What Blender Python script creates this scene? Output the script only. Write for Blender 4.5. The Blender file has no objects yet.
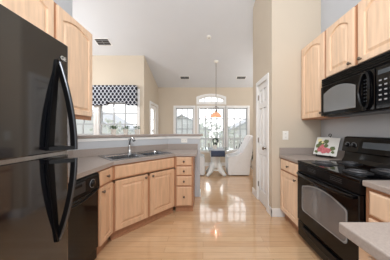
import bpy, math, random
from mathutils import Vector, Matrix
random.seed(7)
PI = math.pi
sc = bpy.context.scene
COL = sc.collection

# ---------------------------------------------------------------- camera
cam_d = bpy.data.cameras.new('camera')
cam = bpy.data.objects.new('camera', cam_d)
COL.objects.link(cam)
cam.location = (0, 0, 1.26)
cam.rotation_euler = (PI / 2, 0, 0)
cam_d.sensor_width = 36
cam_d.lens = 160 / 390 * 36
cam_d.shift_x = -8 / 390
cam_d.shift_y = 1 / 390
cam_d.clip_start = 0.02
sc.camera = cam

# ---------------------------------------------------------------- world, exposure
SKY_FRONT, SKY_BACK, SKY_UP = (0.98, 0.99, 1.0), (1.0, 0.97, 0.93), (1.0, 1.0, 1.0)
w = bpy.data.worlds.new('world'); sc.world = w; w.use_nodes = True
nt = w.node_tree; nt.nodes.clear()
out = nt.nodes.new('ShaderNodeOutputWorld'); bg = nt.nodes.new('ShaderNodeBackground')
tc = nt.nodes.new('ShaderNodeTexCoord'); sep = nt.nodes.new('ShaderNodeSeparateXYZ')
rmp = nt.nodes.new('ShaderNodeMapRange'); rmp.interpolation_type = 'SMOOTHSTEP'
rmp.inputs['From Min'].default_value = -0.5; rmp.inputs['From Max'].default_value = 0.5
rmp.inputs['To Min'].default_value = 1.0; rmp.inputs['To Max'].default_value = 1.75
nt.links.new(tc.outputs['Generated'], sep.inputs[0]); nt.links.new(sep.outputs['Y'], rmp.inputs['Value'])
nt.links.new(rmp.outputs[0], bg.inputs['Strength'])
bg.inputs['Color'].default_value = (0.98, 0.99, 1.0, 1)
nt.links.new(bg.outputs[0], out.inputs[0])

def area_light(name, loc, rot, sx, sy, power, col=(1, 1, 1)):
    d = bpy.data.lights.new(name, 'AREA'); d.shape = 'RECTANGLE'; d.size = sx; d.size_y = sy
    d.energy = power; d.color = col
    o = bpy.data.objects.new(name, d); COL.objects.link(o); o.location = loc; o.rotation_euler = rot
    return o
def point_light(name, loc, power, r=.1, col=(1, .93, .82)):
    d = bpy.data.lights.new(name, 'POINT'); d.energy = power; d.shadow_soft_size = r; d.color = col
    o = bpy.data.objects.new(name, d); COL.objects.link(o); o.location = loc
    return o
point_light('kitchen_fill_light', (0.1, -0.5, 2.9), 115, .35, (1, .985, .97))  # added fill behind the camera, no fixture modelled
point_light('dining_fill_light', (-3.3, 2.9, 2.4), 50, .3, (.97, .98, 1))  # added fill hidden behind the left kitchen wall
point_light('hall_fill_light', (2.3, 4.5, 2.3), 26, .3, (.97, .98, 1))  # added fill for the nook, out of view past the pantry

sc.view_settings.view_transform = 'Standard'
sc.view_settings.look = 'None'
sc.view_settings.gamma = 1
sc.view_settings.exposure = 0.56
sc.view_settings.use_curve_mapping = False
sc.cycles.use_denoising = True
sc.cycles.max_bounces = 10
sc.cycles.diffuse_bounces = 5
sc.cycles.sample_clamp_indirect = 6

# ---------------------------------------------------------------- materials
def srgb(c):
    return tuple(((v / 255) / 12.92 if v / 255 <= .04045 else ((v / 255 + .055) / 1.055) ** 2.4) for v in c) + (1,)
def mat(name, col, rough=.5, metal=0, noise=0.0, nscale=20, coat=0, stretch=None, bump=0, spec=.5, trans=0, ior=1.45):
    m = bpy.data.materials.new(name); m.use_nodes = True
    t = m.node_tree; b = t.nodes['Principled BSDF']
    c = srgb(col)
    b.inputs['Base Color'].default_value = c
    b.inputs['Roughness'].default_value = rough
    b.inputs['Metallic'].default_value = metal
    b.inputs['Coat Weight'].default_value = coat
    b.inputs['Specular IOR Level'].default_value = spec
    b.inputs['Transmission Weight'].default_value = trans
    b.inputs['IOR'].default_value = ior
    if noise or bump:
        tcn = t.nodes.new('ShaderNodeTexCoord'); mp = t.nodes.new('ShaderNodeMapping')
        if stretch: mp.inputs['Scale'].default_value = stretch
        n = t.nodes.new('ShaderNodeTexNoise'); n.inputs['Scale'].default_value = nscale; n.inputs['Detail'].default_value = 4
        t.links.new(tcn.outputs['Object'], mp.inputs[0]); t.links.new(mp.outputs[0], n.inputs['Vector'])
        if noise:
            r = t.nodes.new('ShaderNodeValToRGB')
            r.color_ramp.elements[0].position = .3; r.color_ramp.elements[1].position = .7
            r.color_ramp.elements[0].color = tuple(v * (1 - noise) for v in c[:3]) + (1,)
            r.color_ramp.elements[1].color = tuple(min(1, v * (1 + noise)) for v in c[:3]) + (1,)
            t.links.new(n.outputs['Fac'], r.inputs[0]); t.links.new(r.outputs[0], b.inputs['Base Color'])
        if bump:
            bp = t.nodes.new('ShaderNodeBump'); bp.inputs['Strength'].default_value = bump; bp.inputs['Distance'].default_value = .01
            t.links.new(n.outputs['Fac'], bp.inputs['Height']); t.links.new(bp.outputs[0], b.inputs['Normal'])
    return m

def floor_mat():
    m = bpy.data.materials.new('oak_floor'); m.use_nodes = True
    t = m.node_tree; b = t.nodes['Principled BSDF']; L = t.links.new
    tcn = t.nodes.new('ShaderNodeTexCoord')
    br = t.nodes.new('ShaderNodeTexBrick')
    br.inputs['Scale'].default_value = 1; br.inputs['Brick Width'].default_value = 1.1; br.inputs['Row Height'].default_value = .083
    br.inputs['Mortar Size'].default_value = .0012; br.inputs['Mortar Smooth'].default_value = .3
    br.offset = .37; br.inputs['Bias'].default_value = 0
    br.inputs['Color1'].default_value = srgb((215, 180, 142)); br.inputs['Color2'].default_value = srgb((203, 164, 124))
    br.inputs['Mortar'].default_value = srgb((150, 112, 74))
    L(tcn.outputs['Object'], br.inputs['Vector'])
    mp = t.nodes.new('ShaderNodeMapping'); mp.inputs['Scale'].default_value = (1.2, 14, 1)
    n = t.nodes.new('ShaderNodeTexNoise'); n.inputs['Scale'].default_value = 3; n.inputs['Detail'].default_value = 6
    L(tcn.outputs['Object'], mp.inputs[0]); L(mp.outputs[0], n.inputs['Vector'])
    mr = t.nodes.new('ShaderNodeMapRange'); mr.inputs['To Min'].default_value = .82; mr.inputs['To Max'].default_value = 1.16
    L(n.outputs['Fac'], mr.inputs['Value'])
    mx = t.nodes.new('ShaderNodeMix'); mx.data_type = 'RGBA'; mx.blend_type = 'MULTIPLY'; mx.inputs[0].default_value = 1
    L(br.outputs['Color'], mx.inputs[6]); L(mr.outputs[0], mx.inputs[7]); L(mx.outputs[2], b.inputs['Base Color'])
    b.inputs['Roughness'].default_value = .12
    b.inputs['Coat Weight'].default_value = 1.0; b.inputs['Coat Roughness'].default_value = .05; b.inputs['Coat IOR'].default_value = 1.7
    n2 = t.nodes.new('ShaderNodeTexNoise'); n2.inputs['Scale'].default_value = 9
    L(mp.outputs[0], n2.inputs['Vector'])
    bp = t.nodes.new('ShaderNodeBump'); bp.inputs['Strength'].default_value = .06; bp.inputs['Distance'].default_value = .01
    L(n2.outputs['Fac'], bp.inputs['Height']); L(bp.outputs[0], b.inputs['Normal'])
    return m

def hex_mat():
    m = bpy.data.materials.new('trellis_fabric'); m.use_nodes = True
    t = m.node_tree; b = t.nodes['Principled BSDF']; L = t.links.new
    b.inputs['Roughness'].default_value = .9
    tcn = t.nodes.new('ShaderNodeTexCoord'); s = t.nodes.new('ShaderNodeSeparateXYZ'); L(tcn.outputs['Object'], s.inputs[0])
    A, B = .105, .15
    def math_(op, a, bb=None):
        n = t.nodes.new('ShaderNodeMath'); n.operation = op
        for i, v in enumerate((a, bb)):
            if v is None: continue
            if isinstance(v, (int, float)): n.inputs[i].default_value = v
            else: L(v, n.inputs[i])
        return n.outputs[0]
    def lattice(ox, oz):
        u = math_('ABSOLUTE', math_('SUBTRACT', math_('FLOORED_MODULO', math_('ADD', s.outputs['X'], ox + 10 * A), A), A / 2))
        v = math_('ABSOLUTE', math_('SUBTRACT', math_('FLOORED_MODULO', math_('ADD', s.outputs['Z'], oz + 10 * B), B), B / 2))
        return math_('MAXIMUM', math_('ADD', math_('MULTIPLY', u, 1.0), math_('MULTIPLY', v, .55)), v)
    d = math_('MINIMUM', lattice(0, 0), lattice(A / 2, B / 2))
    f = math_('LESS_THAN', d, .041)
    mx = t.nodes.new('ShaderNodeMix'); mx.data_type = 'RGBA'
    L(f, mx.inputs[0]); mx.inputs[6].default_value = srgb((188, 192, 200)); mx.inputs[7].default_value = srgb((22, 26, 40))
    L(mx.outputs[2], b.inputs['Base Color'])
    return m

def floral_mat():
    m = bpy.data.materials.new('floral_print'); m.use_nodes = True
    t = m.node_tree; b = t.nodes['Principled BSDF']; L = t.links.new
    b.inputs['Roughness'].default_value = .25
    return m

def glass_pane():
    m = bpy.data.materials.new('window_glass'); m.use_nodes = True
    t = m.node_tree; t.nodes.clear()
    o = t.nodes.new('ShaderNodeOutputMaterial'); mx = t.nodes.new('ShaderNodeMixShader'); tr = t.nodes.new('ShaderNodeBsdfTransparent'); g = t.nodes.new('ShaderNodeBsdfGlossy')
    g.inputs['Roughness'].default_value = .02; mx.inputs[0].default_value = .05
    t.links.new(tr.outputs[0], mx.inputs[1]); t.links.new(g.outputs[0], mx.inputs[2]); t.links.new(mx.outputs[0], o.inputs[0])
    return m
def table_glass():
    m = glass_pane(); m.name = 'table_glass'
    for n in m.node_tree.nodes:
        if n.type == 'MIX_SHADER': n.inputs[0].default_value = .35
        if n.type == 'BSDF_TRANSPARENT': n.inputs[0].default_value = (.86, .92, .90, 1)
    return m
def lamp_mat(name, col, strength):
    m = mat(name, col, .4); b = m.node_tree.nodes['Principled BSDF']
    b.inputs['Emission Color'].default_value = srgb(col); b.inputs['Emission Strength'].default_value = strength
    return m

M = dict(
    floor=floor_mat(),
    ceiling=mat('ceiling_paint', (215, 218, 222), .9, noise=.01, nscale=3),
    beige=mat('beige_wall_paint', (203, 191, 174), .85, noise=.015, nscale=2),
    grey=mat('blue_grey_wall_paint', (190, 194, 199), .8, noise=.015, nscale=2),
    white=mat('white_trim_paint', (236, 236, 235), .4, noise=.01, nscale=5),
    sash=mat('backlit_white_vinyl', (178, 182, 186), .45, noise=.01, nscale=8),  # white sashes greyed in colour so they read as backlit
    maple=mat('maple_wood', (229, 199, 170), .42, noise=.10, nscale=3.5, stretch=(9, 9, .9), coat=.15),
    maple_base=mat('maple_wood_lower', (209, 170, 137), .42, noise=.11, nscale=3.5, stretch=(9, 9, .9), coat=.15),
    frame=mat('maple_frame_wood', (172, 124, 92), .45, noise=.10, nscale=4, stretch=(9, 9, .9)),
    counter=mat('taupe_laminate', (161, 150, 143), .38, noise=.10, nscale=160),
    counter_edge=mat('taupe_laminate_light', (178, 165, 155), .38, noise=.08, nscale=160),
    black=mat('gloss_black_enamel', (5, 5, 7), .08, noise=.1, nscale=5, spec=.36),
    fridge=mat('fridge_black_enamel', (10, 12, 17), .07, noise=.06, nscale=3, ior=1.95),
    satin=mat('satin_black_plastic', (9, 9, 11), .3, noise=.1, nscale=30, spec=.25),
    darkgrey=mat('dark_grey_metal', (70, 73, 78), .3, metal=.7, noise=.05, nscale=30),
    ovenglass=mat('oven_window_glass', (88, 91, 97), .07, noise=.04, nscale=4, ior=2.2),  # grey base partly stands in for the room reflected in the glass
    mwglass=mat('microwave_window_glass', (112, 117, 121), .08, noise=.03, nscale=4, ior=2.4),  # base lightened to suggest the far room's reflection
    steel=mat('brushed_steel', (170, 172, 175), .25, metal=1, noise=.05, nscale=40, stretch=(1, 12, 1)),
    chrome=mat('chrome', (205, 207, 210), .12, metal=1, noise=.02, nscale=10),
    nickel=mat('aged_nickel_knob', (120, 108, 96), .35, metal=.9, noise=.08, nscale=60),
    coil=mat('burner_coil', (92, 92, 95), .45, metal=.5, noise=.1, nscale=50),
    hex=hex_mat(),
    pane=glass_pane(), tglass=table_glass(),
    pot=mat('white_ceramic', (226, 220, 212), .35, noise=.03, nscale=14),
    leaf=mat('green_leaf', (96, 122, 88), .55, noise=.25, nscale=30),
    darkleaf=mat('dark_topiary_leaf', (52, 76, 62), .6, noise=.3, nscale=40),
    soil=mat('potting_soil', (70, 55, 44), .9, noise=.2, nscale=60),
    linen=mat('white_slipcover_linen', (238, 239, 241), .95, noise=.02, nscale=12, bump=.15),
    navy=mat('navy_cloth', (62, 72, 92), .9, noise=.12, nscale=40),
    paleblue=mat('pale_grey_cloth', (176, 184, 192), .9, noise=.05, nscale=40),
    plaster=mat('white_table_base', (224, 226, 226), .35, noise=.04, nscale=6),
    shade=lamp_mat('alabaster_lamp_shade', (232, 172, 138), .3),
    bronze=mat('bronze_metal', (110, 98, 86), .4, metal=.8, noise=.08, nscale=40),
    iron=mat('black_iron', (24, 22, 22), .5, metal=.4, noise=.1, nscale=40),
    print_white=mat('tile_white', (214, 214, 210), .2, noise=.03, nscale=9),
    rose=mat('rose_print', (190, 104, 110), .3, noise=.35, nscale=60),
    green_print=mat('green_print', (92, 104, 64), .3, noise=.3, nscale=60),
    yellow_print=mat('cream_yellow_print', (226, 216, 160), .3, noise=.1, nscale=60),
    plate=mat('white_plastic_plate', (236, 234, 228), .4, noise=.01, nscale=10),
    slot=mat('dark_slot', (60, 56, 52), .6, noise=.05, nscale=30),
    vent=mat('grey_vent_metal', (132, 134, 136), .5, noise=.04, nscale=30),
    lawn=mat('lawn_grass', (186, 194, 176), .95, noise=.2, nscale=4),  # lawn, siding and roof colours lightened to look overexposed
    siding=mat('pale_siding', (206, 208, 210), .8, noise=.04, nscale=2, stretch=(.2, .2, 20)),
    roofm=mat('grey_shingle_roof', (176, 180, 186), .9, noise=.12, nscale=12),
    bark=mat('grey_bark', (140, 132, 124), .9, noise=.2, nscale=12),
    treeleaf=mat('overexposed_tree_leaf', (196, 200, 196), .8, noise=.25, nscale=6),  # leaf colour paled to suggest strong daylight outside
    deck=mat('overexposed_deck', (190, 190, 188), .8, noise=.08, nscale=8),  # deck colour washed out as if overexposed
    keycap=mat('grey_key_legend', (150, 152, 156), .5, noise=.02, nscale=10),
    display=mat('dim_display', (70, 76, 82), .25, noise=.03, nscale=10),
    rug=mat('straw', (190, 160, 120), .9, noise=.1, nscale=40),
)

# ---------------------------------------------------------------- mesh helper
class MB:
    def __init__(s): s.v = []; s.f = []
    def add(s, vs, fs):
        n = len(s.v); s.v += [tuple(p) for p in vs]; s.f += [tuple(i + n for i in f) for f in fs]; return s
    def box(s, x0, x1, y0, y1, z0, z1):
        x0, x1 = min(x0, x1), max(x0, x1); y0, y1 = min(y0, y1), max(y0, y1); z0, z1 = min(z0, z1), max(z0, z1)
        return s.add([(x0, y0, z0), (x1, y0, z0), (x1, y1, z0), (x0, y1, z0), (x0, y0, z1), (x1, y0, z1), (x1, y1, z1), (x0, y1, z1)],
                     [(0, 3, 2, 1), (4, 5, 6, 7), (0, 1, 5, 4), (1, 2, 6, 5), (2, 3, 7, 6), (3, 0, 4, 7)])
    def prism(s, poly, a, b, axis='z'):
        """poly of 2D points extruded from a to b along the axis"""
        def P(p, h):
            return {'z': (p[0], p[1], h), 'x': (h, p[0], p[1]), 'y': (p[0], h, p[1])}[axis]
        n = len(poly)
        ar = sum(poly[i][0] * poly[(i + 1) % n][1] - poly[(i + 1) % n][0] * poly[i][1] for i in range(n))
        if (ar < 0) != (axis == 'y'): poly = poly[::-1]
        if a > b: a, b = b, a
        vs = [P(p, a) for p in poly] + [P(p, b) for p in poly]
        return s.add(vs, [tuple(range(n))[::-1], tuple(range(n, 2 * n))] + [(i, (i + 1) % n, n + (i + 1) % n, n + i) for i in range(n)])
    def loops(s, rings, closed=True, cap0=True, cap1=True):
        n = len(rings[0]); base = len(s.v)
        for r in rings: s.v += [tuple(p) for p in r]
        for k in range(len(rings) - 1):
            for i in range(n if closed else n - 1):
                j = (i + 1) % n
                s.f.append((base + k * n + i, base + k * n + j, base + (k + 1) * n + j, base + (k + 1) * n + i))
        if cap0: s.f.append(tuple(base + i for i in range(n))[::-1])
        if cap1: s.f.append(tuple(base + (len(rings) - 1) * n + i for i in range(n)))
        return s
    def lathe(s, prof, c=(0, 0, 0), n=20, axis='z'):
        rings = []
        for r, h in prof:
            ring = []
            for i in range(n):
                a = 2 * PI * i / n; x, y = r * math.cos(a), r * math.sin(a)
                p = {'z': (x, y, h), 'y': (x, -h, y), 'x': (h, x, y)}[axis]
                ring.append((p[0] + c[0], p[1] + c[1], p[2] + c[2]))
            rings.append(ring)
        return s.loops(rings)
    def tube(s, pts, r, n=10):
        pts = [Vector(p) for p in pts]
        rs = r if isinstance(r, (list, tuple)) else [r] * len(pts)
        rings = []; prev = None
        for i, p in enumerate(pts):
            t = (pts[min(i + 1, len(pts) - 1)] - pts[max(i - 1, 0)]).normalized()
            if prev is None:
                up = Vector((0, 0, 1)) if abs(t.z) < .9 else Vector((1, 0, 0))
                a = t.cross(up).normalized()
            else:
                a = (prev - t * prev.dot(t)).normalized()
            prev = a; b = t.cross(a)
            rings.append([p + (a * math.cos(2 * PI * k / n) + b * math.sin(2 * PI * k / n)) * rs[i] for k in range(n)])
        return s.loops(rings)
    def torus(s, c, R, r, n=28, m=8, axis='z', sx=1, sy=1):
        rings = []
        for i in range(n):
            a = 2 * PI * i / n; ring = []
            for k in range(m):
                b = 2 * PI * k / m; rr = R + r * math.cos(b); h = r * math.sin(b)
                x, y = rr * math.cos(a) * sx, rr * math.sin(a) * sy
                p = {'z': (x, y, h), 'y': (x, h, y), 'x': (h, x, y)}[axis]
                ring.append((p[0] + c[0], p[1] + c[1], p[2] + c[2]))
            rings.append(ring)
        rings.append(rings[0])
        return s.loops(rings, cap0=False, cap1=False)
    def xform(s, mtx):
        s.v = [tuple(mtx @ Vector(p)) for p in s.v]; return s
    def build(s, name, m, parent=None, smooth=False, bevel=0, seg=2, sub=0, label=None):
        me = bpy.data.meshes.new(name); me.from_pydata(s.v, [], s.f); me.validate(); me.materials.append(M[m] if isinstance(m, str) else m)
        import bmesh
        bm = bmesh.new(); bm.from_mesh(me); bmesh.ops.recalc_face_normals(bm, faces=bm.faces); bm.to_mesh(me); bm.free()
        o = bpy.data.objects.new(name, me); COL.objects.link(o)
        if parent: o.parent = parent
        if bevel:
            md = o.modifiers.new('bevel', 'BEVEL'); md.width = bevel; md.segments = seg; md.limit_method = 'ANGLE'; md.angle_limit = math.radians(40)
        if sub:
            md = o.modifiers.new('sub', 'SUBSURF'); md.levels = sub; md.render_levels = sub
        if smooth:
            for p in me.polygons: p.use_smooth = True
        if label: o['label'] = label
        return o
def tag(o, label, cat, group=None):
    o['label'] = label; o['category'] = cat
    if group: o['group'] = group
    return o
def thing(name, label, cat, loc=(0, 0, 0), deg=0, group=None):
    o = bpy.data.objects.new(name, None); COL.objects.link(o); o.empty_display_size = .1
    o.location = loc; o.rotation_euler = (0, 0, math.radians(deg))
    return tag(o, label, cat, group)
def struct(name, mb, m, parent=None, bevel=0):
    o = mb.build(name, m, parent, bevel=bevel)
    if not parent: o['kind'] = 'structure'
    return o
def text_mesh(name, body, size, m, parent, loc, rot, extrude=.0008, sx=1):
    c = bpy.data.curves.new(name, 'FONT'); c.body = body; c.size = size; c.extrude = extrude; c.align_x = 'CENTER'; c.align_y = 'CENTER'
    t = bpy.data.objects.new(name, c); COL.objects.link(t)
    dg = bpy.context.evaluated_depsgraph_get()
    me = bpy.data.meshes.new_from_object(t.evaluated_get(dg)); bpy.data.objects.remove(t)
    o = bpy.data.objects.new(name, me); COL.objects.link(o); me.materials.clear(); me.materials.append(M[m])
    o.parent = parent; o.location = loc; o.rotation_euler = rot; o.scale = (sx, 1, 1)
    return o

# ================================================================ SETTING
YF, YW, XN = 5.80, 4.40, -1.62          # far wall, left window wall, nook left wall
LX, RX, YP = -1.68, 1.74, 2.36          # kitchen left / right wall, pantry front wall
PX, PY1 = 1.016, 3.25                   # pantry door wall, its far end
def cz(y): return 4.899 - .355 * y      # vaulted ceiling
struct('floor', MB().box(-4.6, 3.0, -1.6, 5.9, -.08, 0), 'floor')
struct('ceiling', MB().prism([(-.4, cz(-.4)), (5.92, cz(5.92)), (5.92, cz(5.92) + .12), (-.4, cz(-.4) + .12)], -4.6, 3.0, 'x'), 'ceiling')

def front_wall(name, m, x0, x1, y, th, holes, ztop, arch=None):
    """wall facing the camera with rectangular holes; the arch hole is cut by columns"""
    mb = MB(); xs = sorted({x0, x1} | {h[0] for h in holes} | {h[1] for h in holes})
    for a, b in zip(xs, xs[1:]):
        hs = sorted([(h[2], h[3]) for h in holes if h[0] <= a + 1e-6 and h[1] >= b - 1e-6])
        z = 0
        for (c, d) in hs:
            if c > z: mb.box(a, b, y, y + th, z, c)
            z = d
        if arch and arch[0] <= a + 1e-6 and arch[1] >= b - 1e-6:
            ax0, ax1, azs, azt = arch; mb_pts = []
            z0 = arch[2]
            N = 16; cx = (ax0 + ax1) / 2; hw = (ax1 - ax0) / 2
            for i in range(N):
                u0 = -1 + 2 * i / N; u1 = -1 + 2 * (i + 1) / N
                za = azs + (azt - azs) * (1 - u0 * u0); zb = azs + (azt - azs) * (1 - u1 * u1)
                mb.prism([(cx + hw * u0, za), (cx + hw * u1, zb), (cx + hw * u1, ztop), (cx + hw * u0, ztop)], y, y + th, 'y')
        else:
            mb.box(a, b, y, y + th, z, ztop)
    return struct(name, mb, m)

WZ0, WZ1 = .58, 2.11
far = [(-1.00, -.34), (-.17, .77), (.88, 1.62)]
ARB, ARS, ART = 2.29, 2.43, 2.54
holes = [(a, b, WZ0, WZ1) for a, b in far] + [(far[1][0], far[1][1], ARB, ARS)]
front_wall('wall_back', 'beige', XN - .12, 3.0, YF, .12, holes, cz(YF) + .02, arch=(far[1][0], far[1][1], ARS, ART))
LW = [(-3.95, -3.0), (-2.86, -1.80)]
front_wall('wall_window_left', 'beige', -4.6, XN, YW, .12, [(a, b, .58, 2.35) for a, b in LW], cz(YW) + .02)
# nook left wall with its glazed door
DY0, DY1, DZ = 4.93, 5.66, 2.10
struct('wall_nook_left', MB().prism([(YW + .12, 0), (DY0, 0), (DY0, DZ), (DY1, DZ), (DY1, 0), (YF, 0), (YF, cz(YF)), (YW + .12, cz(YW + .12))], XN - .12, XN, 'x'), 'beige')
# kitchen walls
struct('wall_left', MB().prism([(-.2, 0), (2.06, 0), (2.06, cz(2.06)), (-.2, cz(-.2))], LX - .12, LX, 'x'), 'grey')
struct('wall_right', MB().prism([(-1.0, 0), (YP, 0), (YP, cz(YP)), (-1.0, cz(-1.0))], RX, RX + .12, 'x'), 'grey')
struct('wall_pantry_front', MB().box(PX + .1, RX + .12, YP, YP + .1, 0, cz(YP + .1)), 'beige')
PD0, PD1, PDZ = 2.53, 2.95, 2.08
struct('wall_pantry_side', MB().prism([(YP, 0), (PD0, 0), (PD0, PDZ), (PD1, PDZ), (PD1, 0), (PY1, 0), (PY1, cz(PY1)), (YP, cz(YP))], PX, PX + .1, 'x'), 'beige')
struct('wall_pantry_rear', MB().box(PX + .1, 3.0, PY1 - .1, PY1, 0, cz(PY1)), 'beige')
struct('wall_right_far', MB().prism([(PY1, 0), (YF, 0), (YF, cz(YF)), (PY1, cz(PY1))], 2.9, 3.0, 'x'), 'beige')
struct('wall_dining_left', MB().prism([(-.2, 0), (YW, 0), (YW, cz(YW)), (-.2, cz(-.2))], -4.6, -4.5, 'x'), 'beige')
# half wall behind the sink counter
D = .12 * (math.sqrt(2) - 1)
hw = [(LX - .12, 2.06), (LX, 2.06), (-.67, 3.07), (-.06, 3.07), (-.06, 3.19), (-.67 - D, 3.19), (LX - .12, 2.06 + .049)]
struct('wall_half', MB().prism([(LX, 2.06), (-.67, 3.07), (-.06, 3.07), (-.06, 3.19), (-.72, 3.19), (LX - .06, 2.17), (LX - .12, 2.06)], 0, 1.16, 'z'), 'grey')
# white moulding under the ledge
struct('trim_1', MB().prism([(LX, 2.055), (-.668, 3.052), (-.045, 3.052), (-.045, 3.07), (-.674, 3.07), (LX, 2.067)], 1.115, 1.16, 'z')
       .box(-.06, -.045, 3.07, 3.19, 1.115, 1.16), 'white', bevel=.004)
# baseboards
struct('baseboard_back', MB().box(XN, 2.9, YF - .015, YF, 0, .12), 'white', bevel=.004)
struct('baseboard_pantry', MB().box(PX - .015, PX, YP - .015, PD0 - .07, 0, .12).box(PX - .015, RX - .5, YP - .015, YP, 0, .12).box(PX - .015, PX, PD1 + .07, PY1 + .015, 0, .12), 'white', bevel=.004)
struct('baseboard_nook_left', MB().box(XN, XN + .015, YW + .0, DY0 - .07, 0, .12), 'white', bevel=.004)
struct('baseboard_half', MB().box(-.06, -.045, 3.05, 3.2, 0, .1).box(-.75, -.045, 3.19, 3.205, 0, .1), 'white', bevel=.004)

# ---- windows
def sash(mb, x0, x1, z0, z1, y, cols, rows, fr=.035, mu=.036, t=.03):
    mb.box(x0, x1, y, y + t, z0, z0 + fr); mb.box(x0, x1, y, y + t, z1 - fr, z1)
    mb.box(x0, x0 + fr, y, y + t, z0 + fr, z1 - fr); mb.box(x1 - fr, x1, y, y + t, z0 + fr, z1 - fr)
    for i in range(1, cols):
        x = x0 + fr + (x1 - x0 - 2 * fr) * i / cols; mb.box(x - mu / 2, x + mu / 2, y + .004, y + t - .004, z0 + fr, z1 - fr)
    for i in range(1, rows):
        z = z0 + fr + (z1 - z0 - 2 * fr) * i / rows; mb.box(x0 + fr, x1 - fr, y + .005, y + t - .005, z - mu / 2, z + mu / 2)
def window(name, x0, x1, z0, z1, y, cols, rows, casing=.07, sill=True, arch=None):
    r = bpy.data.objects.new(name, None); COL.objects.link(r); r.location = ((x0 + x1) / 2, y, z0); r['kind'] = 'structure'
    cx = (x0 + x1) / 2
    a, b = x0 - cx, x1 - cx; H = z1 - z0
    c = MB(); c.box(a - casing, a, -.018, 0, -casing * .4, H + casing); c.box(b, b + casing, -.018, 0, -casing * .4, H + casing); c.box(a, b, -.018, 0, H, H + casing)
    c.box(a, b, 0, .12, H - .012, H); c.box(a, a + .012, 0, .12, 0, H); c.box(b - .012, b, 0, .12, 0, H); c.box(a, b, 0, .12, 0, .012)
    c.build('window_frame', 'white', r)
    MB().box(a - casing - .02, b + casing + .02, -.05, .0, -.03, 0).box(a - casing, b + casing, -.016, 0, -.10, -.03).build('window_sill', 'white', r, bevel=.004)
    zm = H * .49
    s = MB(); sash(s, a + .012, b - .012, zm - .015, H - .012, .06, cols, rows); s.build('upper_sash', 'sash', r)
    s = MB(); sash(s, a + .012, b - .012, .012, zm + .02, .025, cols, rows); s.build('lower_sash', 'sash', r)
    MB().box(a + .03, b - .03, .073, .077, zm, H - .03).build('pane', 'pane', r)
    MB().box(a + .03, b - .03, .038, .042, .03, zm).build('pane', 'pane', r)
    return r
for i, (a, b) in enumerate(far):
    window('window_%d' % (i + 1), a, b, WZ0, WZ1, YF, 4 if i == 1 else 3, 2)
for i, (a, b) in enumerate(LW):
    window('window_%d' % (i + 4), a, b, .58, 2.35, YW, 3, 3, casing=.065)
# arched transom
r = bpy.data.objects.new('window_6', None); COL.objects.link(r); r['kind'] = 'structure'
ax0, ax1 = far[1]; acx = (ax0 + ax1) / 2; ahw = (ax1 - ax0) / 2; r.location = (acx, YF, ARB)
def arch_z(u, o=0): return (ARS - ARB) + (ART - ARS) * (1 - u * u) + o
c = MB(); N = 20
def band(mb, w0, w1, y0, y1, zb0, zb1):
    ring = []
    outer = [(-ahw - w1, zb1)] + [((ahw + w1) * (-1 + 2 * i / N), arch_z(-1 + 2 * i / N, w1)) for i in range(N + 1)] + [(ahw + w1, zb1)]
    inner = [(-ahw - w0, zb0)] + [((ahw + w0) * (-1 + 2 * i / N), arch_z(-1 + 2 * i / N, w0)) for i in range(N + 1)] + [(ahw + w0, zb0)]
    n = len(outer)
    for i in range(n):
        j = (i + 1) % n
        q = [inner[i], inner[j], outer[j], outer[i]]
        mb.add([(p[0], y0, p[1]) for p in q] + [(p[0], y1, p[1]) for p in q], [(0, 1, 2, 3), (7, 6, 5, 4), (0, 4, 5, 1), (2, 6, 7, 3)])
band(c, 0, .07, -.018, 0, 0, -.07); band(c, -.04, 0, .03, .06, .04, 0)
c.build('window_frame', 'white', r)
c = MB()
for k in (-.5, 0, .5): c.box(k * ahw - .02, k * ahw + .02, .035, .055, .02, arch_z(k) - .02)
c.build('muntin', 'sash', r)
MB().prism([(-ahw + .02, .02)] + [((ahw - .02) * (-1 + 2 * i / N), arch_z(-1 + 2 * i / N, -.02)) for i in range(N + 1)] + [(ahw - .02, .02)], .043, .047, 'y').build('pane', 'pane', r)

# ---- glazed door in the nook's left wall
r = bpy.data.objects.new('door_1', None); COL.objects.link(r); r['kind'] = 'structure'; r.location = (XN, DY0, 0)
W = DY1 - DY0
MB().box(0, .018, -.08, 0, 0, DZ + .08).box(0, .018, W, W + .08, 0, DZ + .08).box(0, .018, 0, W, DZ, DZ + .08).build('door_frame', 'white', r, bevel=.003)
c = MB(); c.box(-.06, -.02, 0.005, .11, .01, DZ - .005); c.box(-.06, -.02, W - .11, W - .005, .01, DZ - .005); c.box(-.06, -.02, .11, W - .11, .01, .24); c.box(-.06, -.02, .11, W - .11, DZ - .12, DZ - .005)
for k in (1, 2): y = .11 + (W - .22) * k / 3; c.box(-.052, -.028, y - .008, y + .008, .24, DZ - .12)
for k in range(1, 5): z = .24 + (DZ - .36) * k / 5; c.box(-.051, -.029, .11, W - .11, z - .008, z + .008)
c.build('door_leaf', 'white', r)
MB().box(-.043, -.038, .11, W - .11, .24, DZ - .12).build('pane', 'pane', r)
MB().lathe([(.025, 0), (.025, .008), (.01, .01), (.01, .04), (.026, .05), (.026, .06), (.012, .07)], (-.02, .06, 1.0), 14, 'x').build('door_handle', 'nickel', r, smooth=True)

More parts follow.
